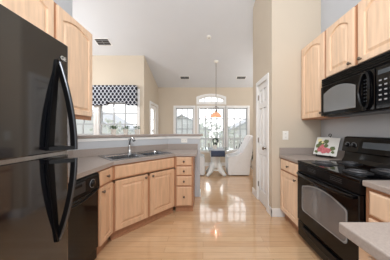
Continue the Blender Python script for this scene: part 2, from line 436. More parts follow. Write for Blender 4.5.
# ---- pantry door, six panels, hinged at its far side
r = bpy.data.objects.new('door_2', None); COL.objects.link(r); r['kind'] = 'structure'; r.location = (PX, PD0, 0)
W = PD1 - PD0
MB().box(-.018, 0, -.07, 0, 0, PDZ + .08).box(-.018, 0, W, W + .07, 0, PDZ + .08).box(-.018, 0, 0, W, PDZ, PDZ + .08).box(0, .1, -.0, .012, 0, PDZ).box(0, .1, W - .012, W, 0, PDZ).box(0, .1, 0, W, PDZ - .012, PDZ).build('door_frame', 'white', r, bevel=.003)
c = MB(); c.box(.034, .05, .014, W - .014, .01, PDZ - .014)
zs = (.01, .22, .86, 1.02, 1.66, 1.76, 1.98, PDZ - .014); ya, yb, yc, yd = .07, W / 2 - .022, W / 2 + .022, W - .07
c.box(.006, .034, .014, ya, zs[0], zs[-1]); c.box(.006, .034, yd, W - .014, zs[0], zs[-1]); c.box(.006, .034, yb, yc, zs[0], zs[-1])
for k in (0, 2, 4, 6):
    for (y0, y1) in ((ya, yb), (yc, yd)): c.box(.006, .034, y0, y1, zs[k], zs[k + 1])
for k in (1, 3, 5):
    for (y0, y1) in ((ya, yb), (yc, yd)):
        z0, z1 = zs[k], zs[k + 1]; R = []
        for ins, dep in ((.012, .034), (.012, .030), (.034, .014), (.036, .014)): R.append([(dep, y0 + ins, z0 + ins), (dep, y1 - ins, z0 + ins), (dep, y1 - ins, z1 - ins), (dep, y0 + ins, z1 - ins)])
        c.loops(R, cap0=False)
c.build('door_leaf', 'white', r)
for z in (.25, 1.05, 1.82): MB().box(-.006, .006, W - .022, W - .008, z, z + .09).build('hinge', 'nickel', r)
MB().lathe([(.026, 0), (.026, -.006), (.01, -.01), (.01, -.04), (.027, -.048), (.027, -.06), (.014, -.07)], (.006, .045, .98), 16, 'x').build('door_handle', 'nickel', r, smooth=True)

# ================================================================ CABINETRY
def door_mesh(u0, u1, z0, z1, yf, t=.022, fr=.055, arch=0.0, groove=.014):
    """raised panel door; front at y=-yf-t, back at -yf"""
    N = 12; mb = MB()
    def loop(ins, y, archd):
        a, b, c, d = u0 + ins, u1 - ins, z0 + ins, z1 - ins
        pts = [(a, y, c), (b, y, c)]
        for i in range(N + 1):
            u = 1 - 2 * i / N; x = (a + b) / 2 + (b - a) / 2 * u
            zz = d - archd * (u * u) ** .9 if archd else d
            pts.append((x, y, zz))
        return pts
    F = -yf - t
    R = [loop(0, -yf, 0), loop(0, F + .003, 0), loop(.004, F, 0), loop(fr, F, arch), loop(fr + .005, F + groove, arch), loop(fr + .012, F + groove, arch), loop(fr + .034, F + .003, arch), loop(fr + .036, F + .002, arch)]
    return mb.loops(R)
def knob(parent, x, z, y):
    return MB().lathe([(.009, 0), (.006, .006), (.006, .014), (.015, .018), (.016, .024), (.010, .029)], (x, y, z), 14, 'y').build('knob', 'nickel', parent, smooth=True)
def add_door(root, u0, u1, z0, z1, kx=None, kz=None, arch=0, m='maple', yf=0.0, lab=None):
    d = door_mesh(u0, u1, z0, z1, yf, arch=arch, fr=min(.055, (u1 - u0) * .2)).build('door', m, root)
    if kx is not None: knob(d, kx, kz, -yf - .022)
    return d
def add_drawer(root, u0, u1, z0, z1, m='maple_base', knobx=True):
    mb = MB(); F = -.02
    def lp(i, y): return [(u0 + i, y, z0 + i), (u1 - i, y, z0 + i), (u1 - i, y, z1 - i), (u0 + i, y, z1 - i)]
    mb.loops([lp(0, 0), lp(0, F + .006), lp(.010, F + .001), lp(.013, F)])
    d = mb.build('drawer', m, root)
    if knobx: knob(d, (u0 + u1) / 2, (z0 + z1) / 2, F)
    return d
def carcass(root, w, dep, z0, z1, m='frame', toe=False, name='body'):
    mb = MB().box(0, w, 0, dep, z0, z1)
    o = mb.build(name, m, root, bevel=.002)
    if toe: MB().box(.0, w, .05, dep, 0, z0).build('toe_kick', 'frame', root)
    return o

# --- left run
FX = -1.03
dw0, dw1 = .96, 1.56
t = thing('base_cabinet', 'narrow maple base cabinet between dishwasher and angled sink cabinet', 'cabinet', (FX, dw1, 0), 90)
wN = 1.81 - dw1
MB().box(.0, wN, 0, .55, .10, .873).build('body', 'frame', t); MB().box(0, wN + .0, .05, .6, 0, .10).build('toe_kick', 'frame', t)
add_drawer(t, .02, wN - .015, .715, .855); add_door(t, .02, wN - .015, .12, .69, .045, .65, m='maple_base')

# --- angled sink base
SL = math.hypot(.60, .65)
ang = math.degrees(math.atan2(.65, .60))
SX, SY = FX + .0, 1.81
t = thing('sink_cabinet', 'wide maple sink base cabinet set at an angle, two raised panel doors', 'cabinet', (SX, SY, 0), ang)
MB().box(0.0, SL, 0, .42, .10, .66).box(0, SL, 0, .02, .70, .873).build('body', 'frame', t)
MB().prism([(.0, .05), (SL, .05), (SL, .12), (0, .12)], 0, .10, 'z').build('toe_kick', 'frame', t)
MB().prism([(0, .035), (SL, .035), (SL, .05), (0, .05)], 0, .02, 'z').build('shoe_moulding', 'frame', t)
add_drawer(t, .03, SL - .03, .715, .855, knobx=False)['label'] = 'blank maple front below the sink'
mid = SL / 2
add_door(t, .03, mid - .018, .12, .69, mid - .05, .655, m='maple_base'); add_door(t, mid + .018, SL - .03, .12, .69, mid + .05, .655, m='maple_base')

# --- four drawer base
EX = FX + .60; EY = 2.46; EW = -.155 - EX
t = thing('drawer_cabinet', 'narrow maple cabinet with four drawers at the end of the sink counter', 'cabinet', (EX, EY, 0), 0)
MB().box(0, EW, 0, .605, .10, .873).build('body', 'frame', t)
MB().box(0, EW, .05, .6, 0, .10).build('toe_kick', 'frame', t)
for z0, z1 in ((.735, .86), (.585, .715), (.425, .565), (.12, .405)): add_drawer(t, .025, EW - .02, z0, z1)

# --- left countertop with a cut-out for the sink, backsplash as a child
ZC0, ZC1 = .875, .915
t = thing('countertop', 'taupe laminate countertop wrapping the angled sink', 'countertop', (0, 0, 0))
SC = (-.95, 2.335); CH = .42; CD = .25      # sink centre, half length, half depth
cs, sn = math.cos(math.radians(ang)), math.sin(math.radians(ang))
def sk(u, v): return (SC[0] + cs * u - sn * v, SC[1] + sn * u + cs * v)
outer = [(-1.005, .96), (-1.005, 1.80), (-.42, 2.435), (-.10, 2.435), (-.10, 3.065), (-.67, 3.065), (LX + .003, 2.055), (LX + .003, .96)]
hole = [sk(-CH, -CD), sk(CH, -CD), sk(CH, CD), sk(-CH, CD)]
# strips between outline and hole: outer loop points joined with the hole by a manual fan
o = outer; h = hole
polys = [[o[0], o[1], h[0], h[3], o[6], o[7]], [o[1], o[2], h[1], h[0]], [o[2], o[3], o[4], o[5], h[2], h[1]], [o[5], o[6], h[3], h[2]]]
mb = MB()
for p in polys:
    for z, rev in ((ZC0, 1), (ZC1, 0)):
        mb.add([(q[0], q[1], z) for q in p], [tuple(range(len(p)))[::-1] if rev else tuple(range(len(p)))])
for lp in (o, h):
    n = len(lp)
    for i in range(n):
        a, b = lp[i], lp[(i + 1) % n]
        mb.add([(a[0], a[1], ZC0), (b[0], b[1], ZC0), (b[0], b[1], ZC1), (a[0], a[1], ZC1)], [(0, 1, 2, 3)])
mb.build('slab', 'counter', t)
MB().prism([(LX + .002, .96), (LX + .022, .96), (LX + .022, 2.045), (-.662, 3.045), (-.10, 3.045), (-.10, 3.067), (-.674, 3.067), (LX + .002, 2.058)], ZC1, 1.015, 'z').build('backsplash', 'counter', t, bevel=.003)

# --- ledge on the half wall
tag(MB().prism([(LX - .0, 2.03), (-.655, 3.035), (.0, 3.035), (.0, 3.40), (-.83, 3.40), (LX - .30, 2.22), (LX - .30, 2.07), (LX, 2.07)], 1.162, 1.20, 'z').build('bar_ledge', 'counter', bevel=.006),
    'taupe raised bar ledge capping the half wall behind the sink', 'ledge')

# --- sink
t = thing('sink', 'stainless steel double bowl sink in the angled counter', 'sink', (SC[0], SC[1], ZC1), ang)
rim = MB()
def frame_ring(mb, outerb, innerb, z0, z1):
    (a, b, c, d), (e, f, g, hh) = outerb, innerb
    mb.box(a, b, c, g, z0, z1); mb.box(a, b, hh, d, z0, z1); mb.box(a, e, g, hh, z0, z1); mb.box(f, b, g, hh, z0, z1)
frame_ring(rim, (-CH - .02, CH + .02, -CD - .02, CD + .02), (-CH + .025, CH - .025, -CD + .02, CD - .075), .0015, .008)
rim.box(-.018, .018, -CD + .02, CD - .075, -.01, .007)
rim.build('rim', 'steel', t, bevel=.002)
for sgn in (-1, 1):
    x0, x1 = (-CH + .022, -.016) if sgn < 0 else (.016, CH - .022); y0, y1 = -CD + .018, CD - .073
    mb = MB()
    def rr(i, z):
        a, b, c, d = x0 + i, x1 - i, y0 + i, y1 - i; k = .05 - .3 * i * 0; pts = []
        for (cx, cy, s0) in ((b - k, d - k, 0), (a + k, d - k, 1), (a + k, c + k, 2), (b - k, c + k, 3)):
            for q in range(5):
                an = (s0 + q / 4) * PI / 2; pts.append((cx + k * math.cos(an), cy + k * math.sin(an), z))
        return pts
    mb.loops([rr(0, .006), rr(.004, -.01), rr(.012, -.15), rr(.035, -.17)], cap0=False)
    b_ = mb.build('bowl', 'steel', t, smooth=False)
    MB().lathe([(.04, 0), (.04, .003), (.028, .004), (.02, .001)], ((x0 + x1) / 2, (y0 + y1) / 2, -.169), 16).build('drain', 'chrome', b_)
# --- faucet
t = thing('faucet', 'chrome single lever faucet standing behind the sink bowls', 'faucet', (*sk(-.03, CD - .035), ZC1 + .008), ang)
MB().lathe([(.032, 0), (.032, .008), (.024, .014), (.021, .09), (.023, .11), (.018, .125)], n=18).build('faucet_body', 'chrome', t, smooth=True)
MB().tube([(0, 0, .09), (0, -.005, .16), (0, -.03, .215), (.0, -.08, .235), (0, -.135, .222), (0, -.16, .195)], [.017, .016, .015, .016, .020, .021], 12).build('spout', 'chrome', t, smooth=True)
MB().tube([(0, 0, .12), (.0, .012, .17), (.005, .03, .215)], [.008, .007, .010], 8).build('lever', 'chrome', t, smooth=True)

# --- outlet on the half wall
def outlet(name, label, loc, deg, w_, h_, horizontal=False):
    t = thing(name, label, 'outlet', loc, deg)
    MB().box(-w_ / 2, w_ / 2, -.006, 0, -h_ / 2, h_ / 2).build('cover_plate', 'plate', t, bevel=.002)
    for s_ in (-1, 1):
        cx, cy = (s_ * w_ * .22, 0) if horizontal else (0, s_ * h_ * .2)
        rcp = MB().box(cx - .015, cx + .015, -.0085, -.006, cy - .014, cy + .014).build('receptacle', 'plate', t)
        MB().box(cx - .007, cx - .005, -.0095, -.0085, cy - .006, cy + .006).box(cx + .005, cx + .007, -.0095, -.0085, cy - .006, cy + .006).build('slot', 'slot', rcp)
    return t
outlet('wall_outlet', 'white double outlet sideways on the half wall right of the sink', (-.36, 3.068, 1.075), 0, .118, .075, True)

# --- left upper cabinet (two doors)
t = thing('wall_cabinet', 'maple wall cabinet with two arched doors, left wall behind the refrigerator', 'cabinet', (-1.38, .98, 0), 90)
UZ0, UZ1 = 1.42, 2.46
MB().box(0, 1.0, 0, .295, UZ0, UZ1).build('body', 'frame', t, bevel=.002)
add_door(t, .012, .480, UZ0 + .015, UZ1 - .015, .44, UZ0 + .07, arch=.055)
add_door(t, .520, .988, UZ0 + .015, UZ1 - .015, .56, UZ0 + .07, arch=.055)
MB().box(0, 1.0, .002, .022, UZ0 - .03, UZ0).build('light_rail', 'frame', t)

# --- right: base cabinets
GX = 1.15
t = thing('base_cabinet', 'maple base cabinet left of the range, one drawer over one door', 'cabinet', (GX, YP - .004, 0), -90)
wB = YP - .004 - 1.89
MB().box(0, wB, 0, .585, .10, .873).build('body', 'frame', t); MB().box(0, wB, .05, .58, 0, .10).build('toe_kick', 'frame', t)
add_drawer(t, .02, wB - .02, .715, .855, m='maple'); add_door(t, .02, wB - .02, .12, .69, wB - .06, .655, m='maple')
t = thing('countertop', 'short taupe countertop left of the range', 'countertop', (0, 0, 0))
MB().box(1.12, RX - .003, 1.888, YP - .003, ZC0, ZC1).build('slab', 'counter', t, bevel=.006)
MB().box(1.125, RX - .003, YP - .022, YP - .003, ZC1, 1.015).box(RX - .022, RX - .003, 1.888, YP - .022, ZC1, 1.015).build('backsplash', 'counter', t, bevel=.003)

t = thing('base_cabinet', 'maple base cabinet right of the range with a drawer above a door', 'cabinet', (GX, 1.128, 0), -90)
wC = 1.128 - .60
MB().box(0, wC, 0, .585, .10, .873).build('body', 'frame', t); MB().box(0, wC, .05, .58, 0, .10).build('toe_kick', 'frame', t)
add_drawer(t, .035, wC - .03, .69, .85, m='maple'); add_door(t, .035, wC - .03, .12, .665, .065, .62, m='maple')
t = thing('base_cabinet', 'maple peninsula cabinet under the nearest countertop', 'cabinet', (.56, .575, 0), -90)
MB().box(0, .9, 0, .56, .10, .873).build('body', 'maple', t); MB().box(.03, .9, .05, .55, 0, .10).build('toe_kick', 'frame', t)
add_door(t, .05, .45, .12, .85, .40, .78, m='maple'); add_door(t, .47, .87, .12, .85, .52, .78, m='maple')
t = thing('countertop', 'large taupe peninsula countertop nearest on the right', 'countertop', (0, 0, 0))
MB().prism([(.515, -.4), (RX - .003, -.4), (RX - .003, 1.128), (1.12, 1.128), (1.12, .61), (.515, .61)], ZC0, ZC1, 'z').build('slab', 'counter', t, bevel=.006)
MB().box(RX - .022, RX - .003, -.4, 1.128, ZC1, 1.015).build('backsplash', 'counter', t, bevel=.003)

# --- right: upper cabinets
HX = 1.46
t = thing('wall_cabinet', 'tall maple wall cabinet with arched door left of the microwave', 'cabinet', (HX, YP - .004, 0), -90)
MB().box(0, wB, 0, RX - HX - .002, UZ0, UZ1).build('body', 'frame', t, bevel=.002)
add_door(t, .015, wB - .02, UZ0 + .015, UZ1 - .012, wB - .05, UZ0 + .06, arch=.06)
t = thing('wall_cabinet', 'short maple wall cabinet with two arched doors over the microwave', 'cabinet', (HX, 1.888, 0), -90)
MB().box(0, .757, 0, RX - HX - .002, 1.868, UZ1).build('body', 'frame', t, bevel=.002)
add_door(t, .015, .355, 1.885, UZ1 - .012, .325, 1.92, arch=.06); add_door(t, .40, .742, 1.885, UZ1 - .012, .43, 1.92, arch=.06)
t = thing('wall_cabinet', 'maple wall cabinet at the right edge beyond the microwave', 'cabinet', (HX, 1.127, 0), -90)
MB().box(0, .757, 0, RX - HX - .002, UZ0, UZ1).build('body', 'frame', t, bevel=.002)
add_door(t, .015, .355, UZ0 + .015, UZ1 - .012, .325, UZ0 + .06, arch=.06); add_door(t, .40, .742, UZ0 + .015, UZ1 - .012, .43, UZ0 + .06, arch=.06)

# ================================================================ APPLIANCES
# --- refrigerator
t = thing('refrigerator', 'glossy black top freezer refrigerator with bowed handles', 'refrigerator', (-.80, .05, 0), 90)
MB().box(.01, .89, .085, .74, .02, 1.735).build('cabinet_body', 'satin', t, bevel=.008)
for nm, z0, z1 in (('freezer_door', 1.145, 1.762), ('lower_door', .06, 1.122)):
    d = MB().prism([(0, .08), (0, .012), (.012, 0), (.45, -.004), (.892, 0), (.902, .003), (.906, .010), (.906, .08)], z0, z1, 'z').build(nm, 'fridge', t, bevel=.003)
    # handle : mounting strip on the door, bowed grip, end plate
    up = nm == 'freezer_door'
    P = []
    for i in range(13):
        s_ = i / 12
        z = (1.65 - .488 * s_) if up else (.655 + .455 * s_)
        P.append((z, .092 * math.sin(s_ * PI / 2) ** .9, .832 - .045 * s_ ** .8, s_))
    mnt = MB().loops([[(x - .014 - .006 * s_, -.002, z), (x + .006 + .006 * s_, -.002, z), (x + .006 + .006 * s_, -.010, z), (x - .014 - .006 * s_, -.010, z)] for z, p, x, s_ in P]).build('handle_mount', 'satin', d)
    g = MB().loops([[(.826, -max(p - .022, 0) - .003, z), (.848, -max(p - .022, 0) - .003, z), (.848, -p - .005, z), (.826, -p - .005, z)] for z, p, x, s_ in P]).build('handle_grip', 'satin', d, bevel=.003)
    g2 = MB().loops([[(.829, -p - .005, z), (.846, -p - .005, z), (.843, -p - .009, z), (.832, -p - .009, z)] for z, p, x, s_ in P]).build('grip_facing', 'darkgrey', d)
    zz = P[-1][0]; zr = (zz, zz + .016) if up else (zz - .016, zz)
    MB().prism([(.77, -.002), (.848, -.002), (.848, -.097), (.826, -.097), (.77, -.012)], zr[0] - .004, zr[1], 'z').build('end_plate', 'satin', d)
    if up:
        MB().lathe([(.016, 0), (.016, .002), (.014, .003)], (.862, -.001, 1.672), 20, 'y').build('badge', 'darkgrey', d, smooth=False)
        text_mesh('badge_letters', 'GE', .030, 'print_white', d, (.862, -.0045, 1.672), (PI / 2, 0, 0), .0006)
MB().box(.005, .898, .004, .08, 1.124, 1.143).build('divider_trim', 'steel', t)
MB().box(.01, .89, .05, .10, .0, .055).build('toe_grille', 'satin', t)

# --- dishwasher
t = thing('dishwasher', 'black built-in dishwasher with dial control next to the refrigerator', 'dishwasher', (FX + .0, dw0 + .003, 0), 90)
wD = dw1 - dw0 - .006
MB().box(0, wD, .02, .6, .02, .87).build('body', 'satin', t)
MB().loops([[(0, y, z0) for z0 in (0,)] for y in ()] or [[(.004, .02, .14), (wD - .004, .02, .14), (wD - .004, .02, .70), (.004, .02, .70)], [(.004, -.012, .14), (wD - .004, -.012, .14), (wD - .004, -.012, .70), (.004, -.012, .70)], [(.014, -.018, .15), (wD - .014, -.018, .15), (wD - .014, -.018, .69), (.014, -.018, .69)]]).build('door_panel', 'black', t)
cp = MB().prism([(.02, .70), (-.022, .705), (-.030, .73), (-.022, .845), (-.010, .862), (.02, .862)], .004, wD - .004, 'x').build('control_panel', 'satin', t, bevel=.004)
MB().box(.12, .40, -.030, -.0245, .745, .835).build('latch_recess', 'darkgrey', cp, bevel=.004)
MB().box(.16, .36, -.036, -.028, .80, .822).build('latch', 'satin', cp, bevel=.004)
MB().lathe([(.032, 0), (.030, .014), (.012, .018), (.010, .022)], (.49, -.026, .785), 20, 'y').build('dial', 'black', cp, smooth=True)
MB().torus((.49, -.029, .785), .036, .002, axis='y').build('dial_ring', 'keycap', cp)
MB().tube([(.02 + (wD - .04) * i / 12, -.026 - .022 * math.sin(PI * i / 12), .712 - .028 * math.sin(PI * i / 12)) for i in range(13)], .009, 8).build('pull_lip', 'satin', cp, smooth=True)
for k in range(4): MB().box(.055 + k * .018, .065 + k * .018, -.032, -.026, .77, .80).build('button', 'keycap', cp)
MB().box(.004, wD - .004, .0, .03, .035, .13).build('kick_panel', 'black', t, bevel=.003)

# --- range
RW = .752
t = thing('range', 'black freestanding electric coil range between the right cabinets', 'range', (1.13, 1.8845, 0), -90)
RD = RX - 1.13 - .01
MB().box(.002, RW - .002, .03, RD, .04, .89).build('body', 'satin', t)
MB().box(0, RW, -.018, RD, .888, .917).build('cooktop', 'black', t, bevel=.006, seg=3)
# storage drawer
dr = MB().box(.004, RW - .004, -.012, .03, .055, .225).build('storage_drawer', 'black', t, bevel=.006)
MB().prism([(.10, .205)] + [(.10 + (RW - .2) * i / 14, .17 - .035 * math.sin(PI * i / 14)) for i in range(15)] + [(RW - .10, .205)], -.030, -.012, 'y').build('drawer_pull', 'satin', dr, bevel=.004)
dr2 = MB().box(.004, RW - .004, -.022, .03, .24, .80).build('oven_door', 'black', t, bevel=.008, seg=3)
# window with an arched top
def wloop(i, y):
    a, b, c, d = .105 + i, .645 - i, .39 + i, .70 - i
    pts = []
    k = .035
    for (cx, cz_, q0) in ((b - k, c + k, 3), (b - k, d - k - .05, 0)):
        for q in range(5): an = (q0 + q / 4) * PI / 2; pts.append((cx + k * math.cos(an), y, cz_ + k * math.sin(an)))
    for q in range(1, 10):
        u = 1 - q / 5; pts.append(((a + b) / 2 + (b - a - 2 * k) / 2 * u, y, d - .05 * u * u))
    for (cx, cz_, q0) in ((a + k, d - k - .05, 1), (a + k, c + k, 2)):
        for q in range(5): an = (q0 + q / 4) * PI / 2; pts.append((cx + k * math.cos(an), y, cz_ + k * math.sin(an)))
    return pts
wb = MB().loops([wloop(-.012, -.022), wloop(-.012, -.025), wloop(0, -.025)], cap0=False, cap1=False).build('window_border', 'vent', dr2)
MB().loops([wloop(.0, -.022), wloop(.0, -.0255)]).build('oven_window', 'ovenglass', dr2)
# handle
hp = [(.03 + (RW - .06) * i / 16, -.035 - .040 * math.sin(PI * i / 16) ** .6, .775 + .0 * i) for i in range(17)]
mb = MB().loops([[(x, y - .014, z - .012), (x, y + .012, z - .016), (x, y + .012, z + .014), (x, y - .010, z + .016)] for x, y, z in hp])
mb.box(.03, .06, -.05, -.02, .762, .79).box(RW - .06, RW - .03, -.05, -.02, .762, .79)
mb.build('oven_handle', 'black', dr2, bevel=.009, seg=4)
vt = MB().box(.004, RW - .004, -.014, .03, .805, .886).build('vent_trim', 'satin', t, bevel=.004)
for x0 in (.18, .48):
    for k in range(3): MB().box(x0, x0 + .12, -.017, -.0135, .835 + k * .014, .841 + k * .014).build('vent_slot', 'darkgrey', vt)
# burners
for (u, v, R_) in ((.20, .15, .095), (.56, .15, .075), (.20, .42, .075), (.56, .42, .095)):
    br = MB().lathe([(R_ + .018, 0), (R_ + .020, .004), (R_ + .010, .005), (R_ - .01, .001), (.02, .0005)], (u, v, .917), 28).build('burner', 'darkgrey', t, smooth=True)
    sp = []
    turns = 4 if R_ > .08 else 3
    for i in range(turns * 24 + 1):
        a = i / 24 * 2 * PI; rr_ = .018 + (R_ - .02) * i / (turns * 24); sp.append((u + rr_ * math.cos(a), v + rr_ * math.sin(a), .929))
    MB().tube(sp, .0045, 6).build('coil', 'coil', br, smooth=True)
# backguard: slanted neck then console
bg_ = MB().prism([(RD - .10, .917), (RD, .917), (RD, 1.05), (RD - .055, 1.05), (RD - .075, .96)], .0, RW, 'x').build('backguard_neck', 'black', t, bevel=.005)
cn = MB().prism([(RD - .105, 1.03), (RD, 1.03), (RD, 1.195), (RD - .045, 1.20), (RD - .07, 1.19)], -.0, RW, 'x').build('console', 'black', t, bevel=.012, seg=3)
tilt = math.atan2(.035, .16)
for u in (.07, .145, .61, .685):
    k_ = MB().lathe([(.025, 0), (.023, .016), (.020, .020)], (u, RD - .088, 1.105), 18, 'y').build('burner_knob', 'satin', cn, smooth=True)
    MB().torus((u, RD - .090, 1.105), .029, .0018, axis='y').build('knob_ring', 'keycap', k_)
    MB().box(u - .002, u + .002, RD - .111, RD - .108, 1.105, 1.125).build('knob_mark', 'keycap', k_)
MB().prism([(RD - .0965, 1.085), (RD - .0835, 1.145), (RD - .08, 1.145), (RD - .09, 1.085)], .24, .50, 'x').build('control_display', 'display', cn)

# --- microwave
t = thing('microwave', 'black over-the-range microwave with oval handle loop', 'microwave', (1.40, 1.885, 0), -90)
MW, z0, z1 = .75, 1.43, 1.862
MB().box(0, MW, .02, RX - 1.40 - .004, z0, z1).build('body', 'satin', t, bevel=.004)
vg = MB().box(0, MW, -.004, .02, 1.775, z1).build('top_vent_grille', 'satin', t, bevel=.003)
for k in range(4): MB().box(.01, MW - .01, -.012, -.004, 1.784 + k * .019, 1.792 + k * .019).build('grille_slat', 'black', vg, bevel=.002)
md = MB().box(0, .592, -.012, .02, z0 + .004, 1.77).build('door_panel', 'black', t, bevel=.006)
def mloop(i, y):
    a, b, c, d = .045 + i, .43 - i, z0 + .045 + i, 1.735 - i
    return [(a, y, c), (b, y, c)] + [((a + b) / 2 + (b - a) / 2 * (1 - q / 5), y, d - .055 * (1 - (q / 5)) ** 2 if q < 5 else d - .055 * (q / 5 - 1) ** 2) for q in range(11)]
MB().loops([mloop(0, -.012), mloop(.0, -.0145), mloop(.004, -.016)]).build('door_window', 'mwglass', md)
HC = .528
hd = MB()
rings = []
for i in range(36):
    a = 2 * PI * i / 36; ca, sa = math.cos(a), math.sin(a)
    out_, in_ = (.052, .165), (.034, .142)
    prot = -.026 - .012 * (1 - abs(sa))
    rings.append([(HC + out_[0] * ca, prot + .01, 1.605 + out_[1] * sa), (HC + out_[0] * ca, prot - .004, 1.605 + out_[1] * sa), (HC + in_[0] * ca, prot - .008, 1.605 + in_[1] * sa), (HC + in_[0] * ca, prot + .012, 1.605 + in_[1] * sa)])
rings.append(rings[0])
hd.loops(rings, cap0=False, cap1=False)
hd.box(HC - .012, HC + .012, -.035, -.010, 1.445, 1.462).box(HC - .012, HC + .012, -.035, -.010, 1.748, 1.765)
hl = hd.build('handle_loop', 'black', md)
gr = MB()
for i in range(7):
    for j in range(3): gr.lathe([(.0055, 0), (.0055, .004)], (HC + (j - 1) * .017, -.0125, 1.515 + i * .03), 8, 'y')
gr.build('grip_dots', 'darkgrey', md)
kp = MB().box(.597, MW, -.010, .02, z0 + .004, 1.77).build('control_panel', 'black', t, bevel=.006)
MB().box(.615, .725, -.0125, -.010, 1.705, 1.74).build('display', 'display', kp)
for i in range(5):
    for j in range(3):
        MB().box((.622 + j * .038), .640 + j * .038, -.0118, -.010, 1.50 + i * .038, 1.511 + i * .038).build('key', 'keycap', kp)
MB().box(.02, MW - .02, .06, .30, z0 - .008, z0).build('underside_filter', 'darkgrey', t)

# ================================================================ DETAILS
outlet('wall_outlet', 'white upright outlet on the beige wall above the right counter', (1.215, YP - .0, 1.195), 0, .085, .13)

# cutting board with roses on an easel
t = thing('tabletop_easel', 'black iron easel on the short counter left of the range', 'easel', (1.585, 2.08, ZC1), -65)
MB().tube([(-.07, .012, .006), (0, .047, .13), (.01, .112, .275)], .004, 6).tube([(.07, .012, .006), (0, .047, .13)], .004, 6).tube([(0, .052, .14), (0, .115, .004)], .004, 6).build('stand_frame', 'iron', t)
MB().torus((0, .118, .290), .016, .004, axis='y', n=16, m=6).build('scroll', 'iron', t)
MB().box(-.09, .09, -.04, .01, .012, .022).tube([(-.08, -.04, .018), (-.08, -.045, .04)], .004, 6).tube([(.08, -.04, .018), (.08, -.045, .04)], .004, 6).build('shelf_bar', 'iron', t)
t2 = thing('decorative_tile', 'white glass panel printed with pink roses resting on the easel', 'decor', (1.566, 2.071, ZC1 + .03), -65)
MB().box(-.135, .135, -.004, .004, 0, .25).build('panel', 'print_white', t2, bevel=.002)
def blob(cx, cz_, r, n=14, seed=0):
    rnd = random.Random(seed); return [(cx + r * (1 + .25 * rnd.uniform(-1, 1)) * math.cos(2 * PI * i / n), cz_ + r * (1 + .25 * rnd.uniform(-1, 1)) * math.sin(2 * PI * i / n)) for i in range(n)]
for (nm, mt, L_) in (('rose_flowers', 'rose', ((-.065, .075, .038), (-.015, .065, .042), (.035, .07, .032), (-.035, .115, .030))),
                     ('green_leaves', 'green_print', ((-.10, .12, .028), (.075, .10, .030), (-.06, .16, .034), (-.01, .19, .028), (.09, .05, .018), (-.10, .04, .020), (.0, .13, .024))),
                     ('cream_flowers', 'yellow_print', ((-.090, .205, .026), (-.05, .175, .014)))):
    mb = MB()
    for k, (a, b, r_) in enumerate(L_): mb.prism(blob(a, b, r_, seed=k * 7 + len(nm)), -.0062 - .0004 * len(nm) % .002 - .0003 * k, -.004, 'y')
    mb.build(nm, mt, t2)
t2.rotation_euler = (math.radians(-24), 0, math.radians(-65))

# potted plants on the ledge
def leaves(mb, n, cx, cy, z, spread, h, lw, ll, rnd):
    for i in range(n):
        a = rnd.uniform(0, 2 * PI); d = rnd.uniform(.1, 1) ** .7 * spread; zz = z + rnd.uniform(0, h)
        p = Vector((cx + d * math.cos(a), cy + d * math.sin(a), zz))
        dr_ = Vector((math.cos(a) + rnd.uniform(-.5, .5), math.sin(a) + rnd.uniform(-.5, .5), rnd.uniform(-.1, .9))).normalized()
        sd = dr_.cross(Vector((0, 0, 1))).normalized() * lw; up = sd.cross(dr_).normalized() * lw * .3
        mb.add([p, p + dr_ * ll * .5 + sd + up, p + dr_ * ll, p + dr_ * ll * .5 - sd + up, p + dr_ * ll * .5 - up * .3], [(0, 1, 4), (1, 2, 4), (2, 3, 4), (3, 0, 4)])
for k, (x, y, txt) in enumerate(((-1.43, 2.56, 'leftmost small herb plant in white pot on the bar ledge'), (-1.30, 2.69, 'middle small herb plant in white pot on the bar ledge'), (-1.17, 2.83, 'rightmost small herb plant in white pot, nearest the faucet side'))):
    t = thing('potted_plant', txt, 'plant', (x, y, 1.20), 0, 'small potted plants on the ledge')
    rnd = random.Random(k)
    MB().lathe([(.030, 0), (.036, .07), (.041, .072), (.041, .088), (.036, .088), (.034, .078), (.001, .078)], n=20).build('pot', 'pot', t, smooth=False)
    MB().lathe([(.033, .074), (.032, .081), (.0, .083)], n=14).build('soil', 'soil', t)
    mb = MB(); leaves(mb, 60, 0, 0, .085, .045, .05, .010, .035, rnd); mb.build('foliage', 'leaf', t)

# valance
tag(MB().prism([(-3.99, 2.49), (-1.79, 2.49), (-1.79, 1.95), (-2.05, 1.95), (-2.10, 2.03), (-2.54, 2.03), (-2.60, 1.95), (-3.18, 1.95), (-3.24, 2.03), (-3.68, 2.03), (-3.74, 1.95), (-3.99, 1.95)], YW - .12, YW - .025, 'y').build('valance', 'hex', bevel=.006),
    'navy and white trellis patterned valance over the left window', 'valance')

# ceiling vents and smoke detector
sl = math.atan(.355)
def vent(x, y, w_, d_, label):
    t = thing('ceiling_vent', label, 'vent', (x, y, cz(y) - .001)); t.rotation_euler = (-sl, 0, 0)
    MB().box(-w_ / 2, w_ / 2, -d_ / 2, d_ / 2, -.008, 0).build('frame', 'white', t, bevel=.002)
    MB().box(-w_ / 2 + .02, w_ / 2 - .02, -d_ / 2 + .02, d_ / 2 - .02, -.010, -.008).build('duct_opening', 'slot', t)
    for k in range(3):
        yy = -d_ / 2 + .02 + (d_ - .04) * (k + .5) / 3; MB().box(-w_ / 2 + .02, w_ / 2 - .02, yy - .004, yy + .008, -.016, -.010).build('louvre', 'vent', t)
    MB().box(-.006, .006, -d_ / 2 + .015, d_ / 2 - .015, -.017, -.009).build('divider', 'vent', t)
vent(-2.49, 3.99, .36, .22, 'ceiling vent above the patterned valance')
vent(-.60, 5.28, .32, .16, 'ceiling vent left of the pendant lamp by the far wall')
vent(1.26, 5.28, .32, .16, 'ceiling vent right of the pendant lamp by the far wall')
t = thing('smoke_detector', 'small white smoke detector on the sloped ceiling', 'smoke detector', (.145, 3.86, cz(3.86))); t.rotation_euler = (-sl, 0, 0)
